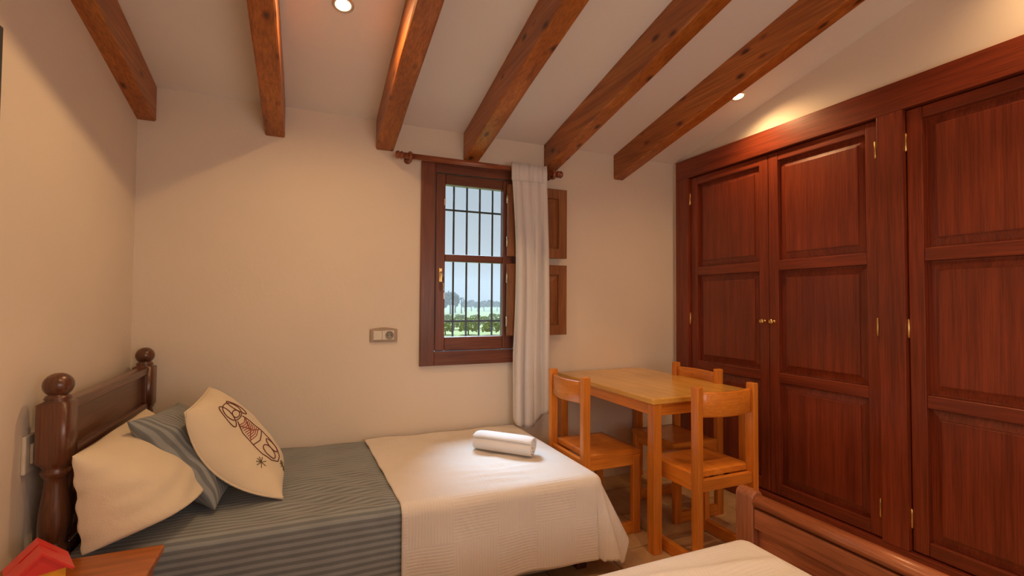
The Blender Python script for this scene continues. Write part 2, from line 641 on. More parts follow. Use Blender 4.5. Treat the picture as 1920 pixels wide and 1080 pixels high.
# ------------------------------------------------------------------ recessed spotlights
spots = [(0.119, 2.06, 'ceiling spotlight between the second and third beams, near the window'),
         (2.309, 2.053, 'ceiling spotlight between the last beam and the wardrobe, near the window'),
         (2.309, 0.75, 'ceiling spotlight between the last beam and the wardrobe, nearer the camera'),
         (0.119, 0.75, 'ceiling spotlight between the second and third beams, farther from the window'),
         (1.207, 0.75, 'ceiling spotlight between the fourth and fifth beams'),
         ]
nrm = Vector((0, -SLOPE, -1)).normalized()       # out of the ceiling, into the room
for x, y, lab in spots:
    z = zc(y)
    t = thing('ceiling_spotlight', lab, 'lamp', (x, y, z), 'recessed ceiling spotlights')
    rot = nrm.to_track_quat('-Z', 'Y').to_matrix().to_4x4()
    ring = MB()
    prof = [(0.030, 0.0), (0.030, -0.004), (0.036, -0.006), (0.043, -0.003), (0.043, 0.002), (0.030, 0.002)]
    n = 24
    rows = [[(r * math.cos(2 * PI * i / n), r * math.sin(2 * PI * i / n), h) for i in range(n)] for r, h in prof]
    ring.loft(rows, cap=False)
    o = ring.build('trim_ring', M['nickel'], None)
    o.parent = t
    o.matrix_local = rot
    b = MB().lathe([(0.0005, -0.007), (0.014, -0.006), (0.024, -0.003), (0.029, 0.001), (0.029, 0.002), (0.0005, 0.0025)], (0, 0, 0), 20)
    o = b.build('bulb', M['bulb'], None)
    o.parent = t
    o.matrix_local = rot
    ld = D.lights.new('spotlight_beam', 'SPOT')
    ld.energy = LAMP_W * (0.95 if x > 2 else 1.1 if x > 1 else 1.0)
    ld.color = LAMP_COL
    ld.spot_size = math.radians(160 if x > 2 else 176)
    ld.spot_blend = 1.0 if x > 2 else 0.75
    ld.shadow_soft_size = 0.018
    lo = D.objects.new('spotlight_beam', ld)
    C.objects.link(lo)
    lo.parent = t
    lo.location = nrm * 0.012
    lo.rotation_euler = nrm.to_track_quat('-Z', 'Y').to_euler()

# ------------------------------------------------------------------ window
win = struct(D.objects.new('window_1', None))
C.objects.link(win)
win.location = (0.95, YB, 0.815)
CX0, CX1, CZ0, CZ1 = 0.618, 1.300, 0.818, 2.036
cy0, cy1 = YB - 0.022, YB
boxpart('casing_board', M['window_z'], win, CX0, CX0 + 0.085, cy0, cy1 + 0.03, CZ0, CZ1)
boxpart('casing_board', M['window_z'], win, CX1 - 0.085, CX1, cy0, cy1 + 0.03, CZ0, CZ1)
boxpart('casing_board', M['window_x'], win, CX0 + 0.085, CX1 - 0.085, cy0, cy1 + 0.03, CZ1 - 0.06, CZ1)
boxpart('casing_board', M['window_x'], win, CX0 + 0.085, CX1 - 0.085, cy0, cy1 + 0.03, CZ0, CZ0 + 0.082)
# sash: stiles, rails, muntin
sy0, sy1 = YB - 0.012, YB + 0.04
SX0, SX1, SZ0, SZ1 = 0.708, 1.211, 0.904, 1.972
boxpart('sash_stile', M['window_z'], win, SX0, 0.767, sy0, sy1, SZ0, SZ1, bev=0.005)
boxpart('sash_stile', M['window_z'], win, 1.144, SX1, sy0, sy1, SZ0, SZ1, bev=0.005)
boxpart('sash_rail', M['window_x'], win, 0.767, 1.144, sy0 + .001, sy1, 1.910, SZ1, bev=0.005)
boxpart('sash_rail', M['window_x'], win, 0.767, 1.144, sy0 + .001, sy1, SZ0, 0.986, bev=0.005)
boxpart('glazing_bar', M['window_x'], win, 0.767, 1.144, sy0 + .006, sy1, 1.443, 1.487, bev=0.006)
for z0, z1 in ((0.986, 1.443), (1.487, 1.910)):
    boxpart('pane', M['glass'], win, 0.767, 1.144, YB + 0.018, YB + 0.022, z0, z1, bev=0)
# handle: back plate with a lever pointing down
hp = boxpart('handle_plate', M['brass'], win, 0.728, 0.750, sy0 - 0.006, sy0 + .001, 1.315, 1.400, bev=0.003)
hp['label'] = 'brass handle plate'
hb = MB().tube([(0.739, sy0 - 0.004, 1.375), (0.739, sy0 - 0.035, 1.372), (0.742, sy0 - 0.042, 1.355), (0.744, sy0 - 0.042, 1.30), (0.746, sy0 - 0.040, 1.262)], 0.006, 8)
hb.build('lever', M['nickel'], hp)
for zz in (1.235, 1.80):
    boxpart('latch', M['nickel'], win, 0.757, 0.766, sy0 - 0.006, sy0 + .001, zz - 0.02, zz + 0.02, bev=0.002)
# outer lining and sill of the opening
boxpart('sill', M['outside_wall'], win, OX0 + .001, OX1 - .001, YB + 0.045, YB + T + 0.04, OZ0 + .001, OZ0 + 0.035)

# inner shutters folded back against the wall
for z0, z1 in ((0.988, 1.441), (1.487, 1.941)):
    ya, yb = YB - 0.058, YB - 0.026
    xa, xb = 1.160, 1.580
    sh = MB()
    # one connected board: outer frame face, sloping to the raised field
    e = 0.062
    ring = lambda x0, x1, za, zb_, y: [(x0, y, za), (x1, y, za), (x1, y, zb_), (x0, y, zb_)]
    sh.loft([ring(xa, xb, z0, z1, yb), ring(xa, xb, z0, z1, ya + .003), ring(xa + .003, xb - .003, z0 + .003, z1 - .003, ya),
             ring(xa + e, xb - e, z0 + e, z1 - e, ya), ring(xa + e + .004, xb - e - .004, z0 + e + .004, z1 - e - .004, ya + 0.012)], smooth=False)
    leaf = sh.build('shutter_leaf', M['shutter'], win)
    rp = MB()
    a = e + .006
    rp.loft([ring(xa + a, xb - a, z0 + a, z1 - a, ya + .0115), ring(xa + a + .035, xb - a - .035, z0 + a + .035, z1 - a - .035, ya + 0.002)], smooth=False)
    rp.build('raised_panel', M['shutter'], leaf)
    for zz in (z0 + 0.09, z1 - 0.09):
        MB().lathe([(0.0005, 0), (0.006, 0.001), (0.006, 0.063), (0.0005, 0.064)], (xa - 0.006, ya + 0.006, zz - .032), 8).build('hinge', M['nickel'], leaf)

# iron grille outside
gr = thing('window_grille', 'dark iron bar grille outside the window glass', 'grille', (0.95, 3.05, OZ0 + 0.04))
for x in (0.700, 0.791, 0.882, 0.972, 1.062, 1.153):
    MB().lathe([(0.0068, 0), (0.0068, OZ1 - OZ0 - 0.042)], (x, 3.05, OZ0 + 0.04), 8).build('bar', M['iron'], gr)
for z in (1.072, 1.798):
    MB().box(OX0 + .002, OX1 - .002, 3.044, 3.058, z - 0.006, z + 0.006, bev=0.002).build('crossbar', M['iron'], gr)

# ------------------------------------------------------------------ curtain rod and curtain
RY, RZ = 2.762, 2.034
rod = thing('curtain_rod', 'reddish wooden curtain rod with turned ends above the window', 'curtain rod', (0.99, RY, RZ))
MB().lathe([(0.0005, 0.0), (0.0165, 0.001), (0.0165, 0.985), (0.0005, 0.986)], (0.500, RY, RZ), 18, 'x').build('pole', M['rod'], rod)
fin = [(0.0005, -0.002), (0.015, -0.001), (0.022, 0.006), (0.0235, 0.014), (0.018, 0.020), (0.017, 0.024), (0.022, 0.028), (0.023, 0.034), (0.019, 0.038), (0.0165, 0.046), (0.0005, 0.0465)]
MB().lathe(fin, (0.456, RY, RZ), 20, 'x').build('finial', M['rod'], rod)
MB().lathe([(r, -h) for r, h in fin], (1.530, RY, RZ), 20, 'x').build('finial', M['rod'], rod)
for bx in (0.536, 1.462):
    br = MB()
    pts = []
    n = 18
    prof = [(0.030, -0.009), (0.033, 0.0), (0.030, 0.009), (0.019, 0.009), (0.0175, 0.0), (0.019, -0.009)]
    rows = []
    for i in range(n + 1):
        a = 2 * PI * i / n
        rows.append([(bx + h, RY + r * math.cos(a), RZ - 0.006 + r * math.sin(a)) for r, h in prof])
    br.loft(rows, cap=False)
    bo = br.build('bracket_ring', M['rod'], rod)
    MB().lathe([(0.009, 0), (0.009, 0.036), (0.021, 0.038), (0.022, 0.047), (0.021, 0.049)], (bx, RY + 0.03, RZ - 0.006), 14, 'y').build('bracket_arm', M['rod'], bo)


def curtain_pt(s, t, layer):
    """s 0..1 across, t 0..1 from top to bottom"""
    xl = 1.158 + 0.022 * math.sin(min(t / 0.75, 1) * PI) + 0.022 * t
    xr = 1.402 + 0.02 * t
    x = xl + (xr - xl) * s
    zb = 0.475 - 0.055 * math.sin(min(1, s * 1.25) * PI) + 0.03 * max(0, s - 0.75) * 4
    z = 2.050 - (2.050 - zb) * t
    fold = math.sin(s * PI * 7.5 + 0.6 + 0.5 * math.sin(t * 3.0))
    f2 = math.sin(s * PI * 5.2 + 1.0 + 1.1 * t)
    amp = 0.008 + 0.017 * min(1, t * 3)
    y = RY - 0.024 + amp * (0.55 * fold + 0.55 * f2 * min(1, t * 2)) - 0.010 * math.sin(t * PI)
    x += 0.010 * math.cos(s * PI * 7.5) * min(1, t * 3)
    y = min(y, 2.79)
    return (x, y, z)


ns, nt = 110, 60
cu = MB()
cu.grid([[curtain_pt(i / ns, j / nt, 0) for j in range(nt + 1)] for i in range(ns + 1)])
co = cu.build('curtain', M['curtain'])
md = co.modifiers.new('thick', 'SOLIDIFY')
md.thickness = 0.0022
tag(co, 'white gathered curtain hanging at the right side of the window', 'curtain')
hd = MB()
rows = []
for i in range(61):
    s = i / 60
    w = 0.006 * max(0, math.sin(s * PI * 15)) + 0.004 * math.sin(s * PI * 6)
    p = curtain_pt(s, 0.0, 0)
    rows.append([(p[0], RY - 0.030 - w, 2.066), (p[0], RY - 0.033 - w, 2.02), (p[0], RY - 0.034 - w, 1.955)])
hd.grid(rows)
ho = hd.build('pleated_heading', M['curtain'], co)
md = ho.modifiers.new('thick', 'SOLIDIFY')
md.thickness = 0.003

# ------------------------------------------------------------------ wardrobe
FX = 2.505                     # face of the frame
DX = 2.528                     # face of the doors
wd = thing('wardrobe', 'built-in dark red mahogany wardrobe with panelled doors along the right wall', 'wardrobe', (2.6, 1.4, 0))
mz, my = M['mahogany_z'], M['mahogany_y']
YA, YZ_ = 0.02, 2.795
boxpart('top_rail', my, wd, FX, FX + 0.06, YA, YZ_, 2.098, 2.236)
boxpart('plinth', my, wd, FX, FX + 0.06, YA, YZ_, 0.0, 0.090)
boxpart('post', mz, wd, FX, FX + 0.06, 2.672, YZ_, 0.0905, 2.0975)
boxpart('post', mz, wd, FX, FX + 0.06, 1.318, 1.428, 0.0905, 2.0975)
boxpart('post', mz, wd, FX, FX + 0.06, YA, 0.085, 0.0905, 2.0975)
# carcass behind
for nm, b in (('back_board', (3.05, 3.07, 0.06, 2.775, 0.09, 2.12)), ('side_board', (2.57, 3.05, 2.755, 2.775, 0.09, 2.12)), ('side_board', (2.57, 3.05, 0.06, 0.08, 0.09, 2.12)),
              ('bottom_board', (2.57, 3.05, 0.081, 2.754, 0.09, 0.11)), ('top_board', (2.57, 3.05, 0.081, 2.754, 2.10, 2.12))):
    boxpart(nm, mz, wd, *b, bev=0)

PX = DX + 0.010


def door(y0, y1, hinge_at, knob_y):
    """door: back plate; sub-parts stiles, rails, raised panels, hinges, knob"""
    z0, z1 = 0.096, 2.092
    d = MB().box(DX + 0.028, DX + 0.034, y0 + .002, y1 - .002, z0 + .002, z1 - .002).build('door', mz, wd)
    sw = 0.062
    for a, b in ((y0, y0 + sw), (y1 - sw, y1)):
        boxpart('stile', mz, d, DX, DX + 0.032, a, b, z0, z1, bev=0.004)
    rails = ((z0, 0.158), (0.742, 0.800), (1.394, 1.453), (2.040, z1))
    for a, b in rails:
        boxpart('rail', my, d, DX + .001, DX + 0.032, y0 + sw, y1 - sw, a, b, bev=0.004)
    for (a0, a1), (b0, b1) in zip(rails, rails[1:]):
        ya, yb, za, zb_ = y0 + sw, y1 - sw, a1, b0
        ring = lambda i, x: [(x, ya + i, za + i), (x, yb - i, za + i), (x, yb - i, zb_ - i), (x, ya + i, zb_ - i)]
        p = MB()
        p.loft([ring(0.000, DX + 0.029), ring(0.001, DX + 0.026), ring(0.008, DX + 0.026), ring(0.042, DX + 0.019), ring(0.043, DX + 0.0115), ring(0.049, DX + 0.010)], smooth=False)
        p.build('raised_panel', mz, d)
    hy = y1 + 0.0005 if hinge_at == 'far' else y0 + 0.009
    for zz in (0.237, 1.09, 1.945):
        h = MB().lathe([(0.001, 0.0), (0.0045, 0.006), (0.0058, 0.008), (0.0058, 0.084), (0.0045, 0.086), (0.001, 0.092)], (DX - (0.004 if hinge_at == 'far' else 0.010), hy, zz - 0.046), 8)
        h.build('hinge', M['brass'], d)['label'] = 'brass hinge'
    if knob_y is not None:
        k = MB().lathe([(0.011, 0.001), (0.010, -0.003), (0.006, -0.006), (0.0055, -0.014), (0.012, -0.018), (0.0155, -0.024), (0.0145, -0.031), (0.008, -0.035), (0.0005, -0.036)], (DX, knob_y, 1.094), 14, 'x')
        k.build('knob', M['brass'], d)['label'] = 'round brass knob'


door(2.039, 2.670, 'far', 2.068)
door(1.430, 2.036, 'near', 2.005)
door(0.704, 1.314, 'far', 0.735)
door(0.089, 0.701, 'near', 0.670)

# ------------------------------------------------------------------ bed by the window
BX0, BX1, BY0, BY1, BZ = -0.655, 1.235, 1.862, 2.815, 0.425


def sq_round(c, hw, r, z, mixv, n=24):
    """a ring between a square (mixv 0, half width hw, chamfer) and a circle (mixv 1, radius r)"""
    out = []
    for i in range(n):
        a = 2 * PI * (i + 0.5) / n
        ca, sa = math.cos(a), math.sin(a)
        k = 1.0 / max(abs(ca), abs(sa))
        k = min(k, 1.27)
        R = (1 - mixv) * hw * k + mixv * r
        out.append((c[0] + R * ca, c[1] + R * sa, z))
    return out


bed = thing('single_bed', 'single bed with dark turned-post headboard against the left wall', 'bed', (0.28, 2.33, 0))
dz_, dy_ = M['walnut_z'], M['walnut_y']
for cy in (1.905, 2.768):
    c = (-0.690, cy)
    R = [sq_round(c, .040, .036, 0.0, 0), sq_round(c, .040, .036, 0.40, 0), sq_round(c, .040, .034, 0.402, 1), sq_round(c, .040, .040, 0.412, 1),
         sq_round(c, .040, .040, 0.422, 1), sq_round(c, .040, .032, 0.434, 1), sq_round(c, .040, .036, 0.442, 1), sq_round(c, .04, .034, 0.452, 1)]
    for k in range(13):
        t = k / 12
        R.append(sq_round(c, .04, .026 + .011 * math.sin(PI * min(1, max(0, 1 - t) ** 1.5 * 1.0 + 0.0)) + 0.0 * t, 0.458 + 0.20 * t, 1))
    R += [sq_round(c, .04, .030, 0.664, 1), sq_round(c, .04, .036, 0.674, 1), sq_round(c, .04, .036, 0.682, 1), sq_round(c, .04, .031, 0.688, 1), sq_round(c, .04, .037, 0.698, 1),
          sq_round(c, .040, .04, 0.712, 0), sq_round(c, .040, .04, 0.885, 0), sq_round(c, .034, .03, 0.892, 1), sq_round(c, .034, .034, 0.897, 1), sq_round(c, .034, .030, 0.905, 1),
          sq_round(c, .034, .022, 0.909, 1)]
    for k in range(1, 12):
        a = -PI / 2 + PI * (k / 12)
        if a < -1.0:
            continue
        R.append(sq_round(c, .03, max(.002, .038 * math.cos(a)), 0.938 + .037 * math.sin(a), 1))
    R.append(sq_round(c, .03, .002, 0.9742, 1))
    MB().loft(R).build('post', dz_, bed)
hb0, hb1 = 1.946, 2.727
boxpart('top_rail', dy_, bed, -0.712, -0.664, hb0, hb1, 0.852, 0.886, bev=0.006)
boxpart('bottom_rail', dy_, bed, -0.712, -0.664, hb0, hb1, 0.694, 0.724, bev=0.006)
boxpart('panel_stile', dz_, bed, -0.708, -0.668, hb0, hb0 + .022, 0.7245, 0.8515, bev=0.004)
boxpart('panel_stile', dz_, bed, -0.708, -0.668, hb1 - .022, hb1, 0.7245, 0.8515, bev=0.004)
boxpart('panel', dy_, bed, -0.700, -0.683, hb0 + .022, hb1 - .022, 0.7245, 0.8515, bev=0.0)
ns_ = 9
for k in range(ns_):
    y = hb0 + (k + 0.5) * (hb1 - hb0) / ns_
    prof = [(.012, 0.45), (.014, .46), (.010, .475), (.014, .49), (.018, .53), (.014, .575), (.009, .60), (.014, .615), (.010, .63), (.013, .66), (.016, .675), (.012, .6935)]
    MB().lathe(prof, (-0.688, y, 0), 12).build('spindle', dz_, bed)
boxpart('lower_rail', dy_, bed, -0.712, -0.664, hb0, hb1, 0.34, 0.449, bev=0.004)
boxpart('side_rail', M['walnut_x'], bed, -0.655, 1.19, 1.905, 1.93, 0.17, 0.27)
boxpart('side_rail', M['walnut_x'], bed, -0.655, 1.19, 2.745, 2.77, 0.17, 0.27)
for y in (1.905, 2.72):
    boxpart('leg', M['walnut_z'], bed, 1.14, 1.19, y, y + .05, 0.0, 0.17)
mm = MB().box(BX0 + .01, BX1 - .03, BY0 + .03, BY1 - .03, 0.275, BZ - .016, bev=0.04, seg=4).build('mattress', M['mattress'], bed)


def hang(s, r=0.035, k=0.06):
    """cloth going over an edge: overhang length s -> (out, down); negative s stays on the top"""
    if s <= 0:
        return s, 0.0
    q = r * PI / 2
    if s < q:
        a = s / r
        return r * math.sin(a), r * (1 - math.cos(a))
    u = s - q
    return r + k * u, r + u * math.sqrt(1 - k * k)


def top_noise(x, y):
    return (0.0035 * math.sin(x * 9 + 2.1 * math.sin(y * 5)) * math.sin(y * 7 + 1.3) + 0.0022 * math.sin(x * 23 + y * 17) + 0.002 * math.sin(y * 31 - x * 11))


# bedspread: over the top and down the near side
P, UV = [], []
nx, ny = 120, 70
for i in range(nx + 1):
    x = BX0 + 0.005 + (BX1 - 0.055 - BX0) * i / nx
    r1, r2 = [], []
    for j in range(ny + 1):
        s = -(BY1 - BY0 - 0.045) + (BY1 - BY0 - 0.045 + 0.37) * j / ny
        o_, d_ = hang(s, 0.03, 0.03)
        y = BY0 + 0.034 - o_
        z = BZ - 0.006 - d_
        if s < 0:
            z += top_noise(x, y) * min(1, -s * 8)
            # rucks near the white blanket
            w = math.exp(-((x - 0.15) / 0.28) ** 2) * math.exp(-((y - 2.05) / 0.22) ** 2)
            z += w * 0.006 * math.sin((y * 1.0 + x * 0.55) * 60) * max(0, min(1, (0.33 - x) * 12))
            z -= 0.006 * max(0, min(1, (x - 0.30) * 12))
        else:
            y -= 0.006 * math.sin(x * 8 + 0.5) * min(1, d_ * 4) + 0.003 * math.sin(x * 21) * min(1, d_ * 4)
        r1.append((x, y, z))
        r2.append((x, s))
    P.append(r1)
    UV.append(r2)
bs = MB().grid(P, UV).build('bedspread', M['bedspread'], recalc=False)
md = bs.modifiers.new('thick', 'SOLIDIFY')
md.thickness = 0.004
md.offset = 1 if False else -1
tag(bs, 'grey striped bedspread covering the bed under the pillows', 'bedspread')

# white blanket over the foot half, hanging over the near side, the foot and their corner
P, UV = [], []
L0, La, Lb = 0.345, 0.345, 0.372     # start x, overhang at foot, overhang at the near side
nx, ny = 130, 130
XE, YE = BX1 - 0.036, BY0 + 0.030
for i in range(nx + 1):
    u = L0 + (XE + La - L0) * i / nx
    a = u - XE
    r1, r2 = [], []
    for j in range(ny + 1):
        v = -(BY1 - YE - 0.006) + (BY1 - YE - 0.006 + Lb) * j / ny
        x0 = u
        lean = -0.035 * max(0, -v) * max(0, 1 - (u - L0) * 2)
        if a <= 0 and v <= 0:
            x, y, z = u, YE - v, BZ
            z += top_noise(u + 3, y) * min(1, -v * 8) * min(1, -a * 8) * 1.2
            w = math.exp(-((x - 0.80) / 0.16) ** 2 - ((y - 2.05) / 0.12) ** 2)
            z += w * 0.005 * math.sin((y + 0.1 * x) * 90)
            x += lean
        elif v <= 0:
            k = 0.03 + 0.37 * max(0, 1 + v / 0.17) ** 1.3
            o_, d_ = hang(a, 0.045, k)
            fl = 0.005 * math.sin(v * 15 + 1) * min(1, d_ * 4)
            x, y, z = XE + o_ + fl, YE - v, BZ - d_
        elif a <= 0:
            o_, d_ = hang(v, 0.045, 0.05)
            fl = (0.012 * math.sin(u * 11 + 1.5) + 0.005 * math.sin(u * 27)) * min(1, d_ * 3.5)
            x, y, z = u, YE - o_ - fl, BZ - d_
        else:
            rho = math.hypot(a, v)
            ph = math.atan2(v, a)
            q_ = ph / (PI / 2)
            k = 0.40 * (1 - q_) + 0.05 * q_ + 0.12 * math.exp(-((ph - 0.30) / 0.25) ** 2) + 0.10 * math.exp(-((ph - 0.95) / 0.20) ** 2)
            rho_c = min(rho, 0.405 + 0.02 * math.sin(ph * 4))
            o_, d_ = hang(rho_c, 0.045, min(.5, max(.02, k)))
            x, y, z = XE + o_ * math.cos(ph), YE - o_ * math.sin(ph), BZ - d_
            if z < 0.012:
                z = 0.012
        r1.append((x, y, z))
        r2.append((u, v))
    P.append(r1)
    UV.append(r2)
bl = MB().grid(P, UV).build('blanket', M['blanket'], recalc=False)
md = bl.modifiers.new('thick', 'SOLIDIFY')
md.thickness = 0.005
md.offset = -1
tag(bl, 'white ribbed blanket draped over the foot of the bed by the window', 'blanket')


# ------------------------------------------------------------------ pillows
def pillow_fn(c00, c10, c11, c01, th, sag=0.0, pinch=0.05, p=2.6, seed=0, wr=0.006, back=1.0, slump=False, lean=0.0):
    """c00.. corners (u,v): u along the first edge, v along the second; the face side is +normal"""
    c00, c10, c11, c01 = map(Vector, (c00, c10, c11, c01))
    nrm_ = (c10 - c00 + c11 - c01).cross(c01 - c00 + c11 - c10).normalized()
    rnd = random.Random(seed)
    ph = [rnd.uniform(0, 6) for _ in range(8)]

    def f(u, v, side, off=0.0):
        uu = u * (1 - pinch * (1 - abs(v) ** 2.2) * 1.0)
        vv = v * (1 - pinch * (1 - abs(u) ** 2.2) * 1.0)
        a, b = (uu + 1) / 2, (vv + 1) / 2
        base = c00 * (1 - a) * (1 - b) + c10 * a * (1 - b) + c11 * a * b + c01 * (1 - a) * b
        base -= nrm_ * (sag * (1 - a) - lean * a) * (1 - vv * vv)
        e = max(0.0, (1 - abs(u) ** p)) * max(0.0, (1 - abs(v) ** p))
        h = th / 2 * e ** 0.55
        if slump:
            # plump at the bottom, thin at the top, and full right up to its open ends
            e = max(0.0, 1 - abs(u) ** 7)
            h = th * e ** 0.5 * (0.86 + 0.14 * math.cos(u * 2)) * (1 - ((v + 1) / 2) ** 1.8) ** 0.7 * min(1.0, (v + 1) / 0.16) ** 0.5
            e = e * max(0.0, 1 - abs(v) ** 3)
        w = wr * e ** 0.3 * (math.sin(5 * u + 3 * v + ph[0]) * math.sin(4 * v - 2 * u + ph[1]) + 0.6 * math.sin(9 * u - 7 * v + ph[2]) * math.sin(6 * v + ph[3])
                             + 0.5 * math.sin(14 * v + 5 * u + ph[4]) * (1 - e))
        s = 1 if side > 0 else -back
        return base + nrm_ * (s * h + w + off)
    return f


def make_pillow(name, mat, f, n=44, parent=None, size=(0.4, 0.4)):
    mb = MB()
    bm = mb.bm
    lay = bm.loops.layers.uv.verify()
    top, bot = {}, {}
    ease = lambda k: math.copysign(1 - (1 - abs(2 * k / n - 1)) ** 1.5, 2 * k / n - 1)
    us = [ease(k) for k in range(n + 1)]
    for i in range(n + 1):
        for j in range(n + 1):
            top[i, j] = bm.verts.new(f(us[i], us[j], 1))
            if i in (0, n) or j in (0, n):
                bot[i, j] = top[i, j]
            else:
                bot[i, j] = bm.verts.new(f(us[i], us[j], -1))
    for i in range(n):
        for j in range(n):
            for d, flip in ((top, False), (bot, True)):
                idx = [(i, j), (i + 1, j), (i + 1, j + 1), (i, j + 1)]
                if flip:
                    idx = idx[::-1]
                fc = bm.faces.new([d[k] for k in idx])
                fc.smooth = True
                for lp, (a, b) in zip(fc.loops, idx):
                    lp[lay].uv = (us[a] * size[0] / 2, us[b] * size[1] / 2)
    return mb.build(name, mat, parent, recalc=False)


# c00 = near bottom, c10 = far bottom, c11 = far top, c01 = near top  (normal then points into the room)
fw = pillow_fn((-0.590, 1.815, 0.447), (-0.570, 2.50, 0.447), (-0.618, 2.52, 0.735), (-0.628, 1.835, 0.735), 0.27, 0.0, 0.015, seed=3, wr=0.008, back=0.10, slump=True)
o = make_pillow('pillow', M['pillow'], fw, size=(.72, .3))
tag(o, 'large plump cream pillow lying against the headboard at the near side', 'pillow')
fb2 = pillow_fn((-0.36, 2.43, 0.46), (-0.36, 2.74, 0.46), (-0.55, 2.74, 0.715), (-0.565, 2.43, 0.725), 0.13, 0.0, 0.05, 2.6, 9, 0.006)
o = make_pillow('cushion', M['cushion'], fb2, size=(.34, .4))
tag(o, 'grey striped cushion mostly hidden at the back by the window wall', 'cushion', 'grey striped cushions')
fb = pillow_fn((-0.290, 2.045, 0.440), (-0.255, 2.38, 0.450), (-0.500, 2.41, 0.760), (-0.562, 2.070, 0.777), 0.17, 0.0, 0.05, 2.6, 5, 0.008)
o = make_pillow('cushion', M['cushion'], fb, size=(.36, .44))
tag(o, 'grey striped cushion leaning on the cream pillow, in front', 'cushion', 'grey striped cushions')
fe = pillow_fn((-0.070, 2.080, 0.437), (-0.090, 2.470, 0.442), (-0.375, 2.425, 0.825), (-0.395, 2.080, 0.792), 0.19, 0.088, 0.03, 2.4, 11, 0.003, back=0.30, lean=0.012)
emb = make_pillow('embroidered_cushion', M['cream'], fe, size=(.38, .46))
tag(emb, 'cream cushion embroidered with a brown animal figure, frontmost on the bed', 'cushion')
# flange seam
sm = MB()
rim = [fe(-1 + 2 * k / 20, -1, 1) for k in range(21)] + [fe(1, -1 + 2 * k / 20, 1) for k in range(1, 21)] + [fe(1 - 2 * k / 20, 1, 1) for k in range(1, 21)] + [fe(-1, 1 - 2 * k / 20, 1) for k in range(1, 21)]
sm.tube(rim, 0.004, 6)
sm.build('piping', M['cream'], emb)


def stitch(polys, mat, r):
    """thread lines laid on the cushion's face; each stroke one tube"""
    t = MB()
    for pl in polys:
        pts = []
        for (a, b), (c, d) in zip(pl, pl[1:]):
            for k in range(4):
                q = k / 4
                pts.append(fe((a + (c - a) * q) * 1.35 - .07, (b + (d - b) * q) * 1.1, 1, 0.0008))
        pts.append(fe(pl[-1][0] * 1.35 - .07, pl[-1][1] * 1.1, 1, 0.0008))
        t.tube(pts, r, 5)
    o = t.build('embroidery', mat, emb)
    o['kind'] = 'stuff'
    return o


def ell(cx, cy, rx, ry, n=18, a0=0, a1=2 * PI, tilt=0.0):
    out = []
    for k in range(n + 1):
        a = a0 + (a1 - a0) * k / n
        x, y = rx * math.cos(a), ry * math.sin(a)
        out.append((cx + x * math.cos(tilt) - y * math.sin(tilt), cy + x * math.sin(tilt) + y * math.cos(tilt)))
    return out


body = [ell(0.03, 0.47, 0.20, 0.16), ell(-0.13, 0.46, 0.09, 0.20, tilt=-0.25), ell(0.20, 0.45, 0.08, 0.19, tilt=0.3), ell(0.04, 0.40, 0.09, 0.06, 12),
        [(-0.06, 0.30), (-0.16, 0.12), (-0.20, -0.10), (-0.22, -0.32), (-0.18, -0.50), (-0.05, -0.62), (0.08, -0.60), (0.20, -0.48), (0.25, -0.28), (0.22, -0.05), (0.17, 0.14), (0.10, 0.30)],
        ell(-0.06, -0.40, 0.09, 0.14, 14), ell(0.12, -0.38, 0.09, 0.14, 14), [(-0.20, -0.12), (-0.02, -0.17), (0.22, -0.10)]]
stitch(body, M['thread'], 0.0022)
hatch = [[(-0.11, 0.24), (0.06, 0.02), (0.20, -0.06)], [(0.11, 0.26), (0.0, 0.05), (-0.17, -0.05)]]
for k in range(9):
    y = 0.24 - k * 0.036
    hatch.append([(-0.08 - 0.01 * k, y), (0.02, y - 0.03), (0.10 + 0.01 * k, y + 0.01)])
stitch(hatch, M['thread_red'], 0.0017)
sprigs = []
for cx, cy in ((-0.36, -0.38), (0.02, -0.74)):
    for a in (20, 55, 90, 125, 160, 215, 270, 325):
        sprigs.append([(cx, cy), (cx + 0.09 * math.cos(math.radians(a)), cy + 0.09 * math.sin(math.radians(a)))])
stitch(sprigs, M['thread_green'], 0.0017)

# ------------------------------------------------------------------ rolled towel
A = Vector((0.838, 2.432, 0))
B = Vector((1.058, 2.190, 0))
ax = (B - A).normalized()
side = Vector((-ax.y, ax.x, 0)) * -1
if side.x < 0:
    side = -side
tw = MB()
turns = 3.4
n = 110
th_ = 0.0135
path = []
for k in range(n + 1):
    a = turns * 2 * PI * k / n
    r = 0.006 + th_ * a / (2 * PI)
    path.append((r * math.cos(a) * 1.14, r * math.sin(a) * 0.94))
zmin = min(p[1] for p in path)
L = (B - A).length
rows = []
m_ = 10
for q in range(m_ + 1):
    t = q / m_
    row = []
    for k, (sx, sz) in enumerate(path):
        w = 1 - 0.05 * (abs(2 * t - 1) ** 6)
        jit = 0.006 * math.sin(k * 0.23 + (0 if t < .5 else 2)) * abs(2 * t - 1) ** 3 * (1 if t > .5 else -1)
        p = A + ax * (L * t + jit) + side * (sx * w)
        row.append((p.x, p.y, BZ + 0.006 + 0.0035 + (sz - zmin) * w))
    rows.append(row)
tw.grid(rows)
to = tw.build('rolled_towel', M['towel'], recalc=False)
md = to.modifiers.new('thick', 'SOLIDIFY')
md.thickness = 0.0105
md.offset = 0
md.use_rim = True
bv = to.modifiers.new('soft', 'SUBSURF')
bv.levels = 1
bv.render_levels = 1
tag(to, 'white towel rolled up on the white blanket', 'towel')

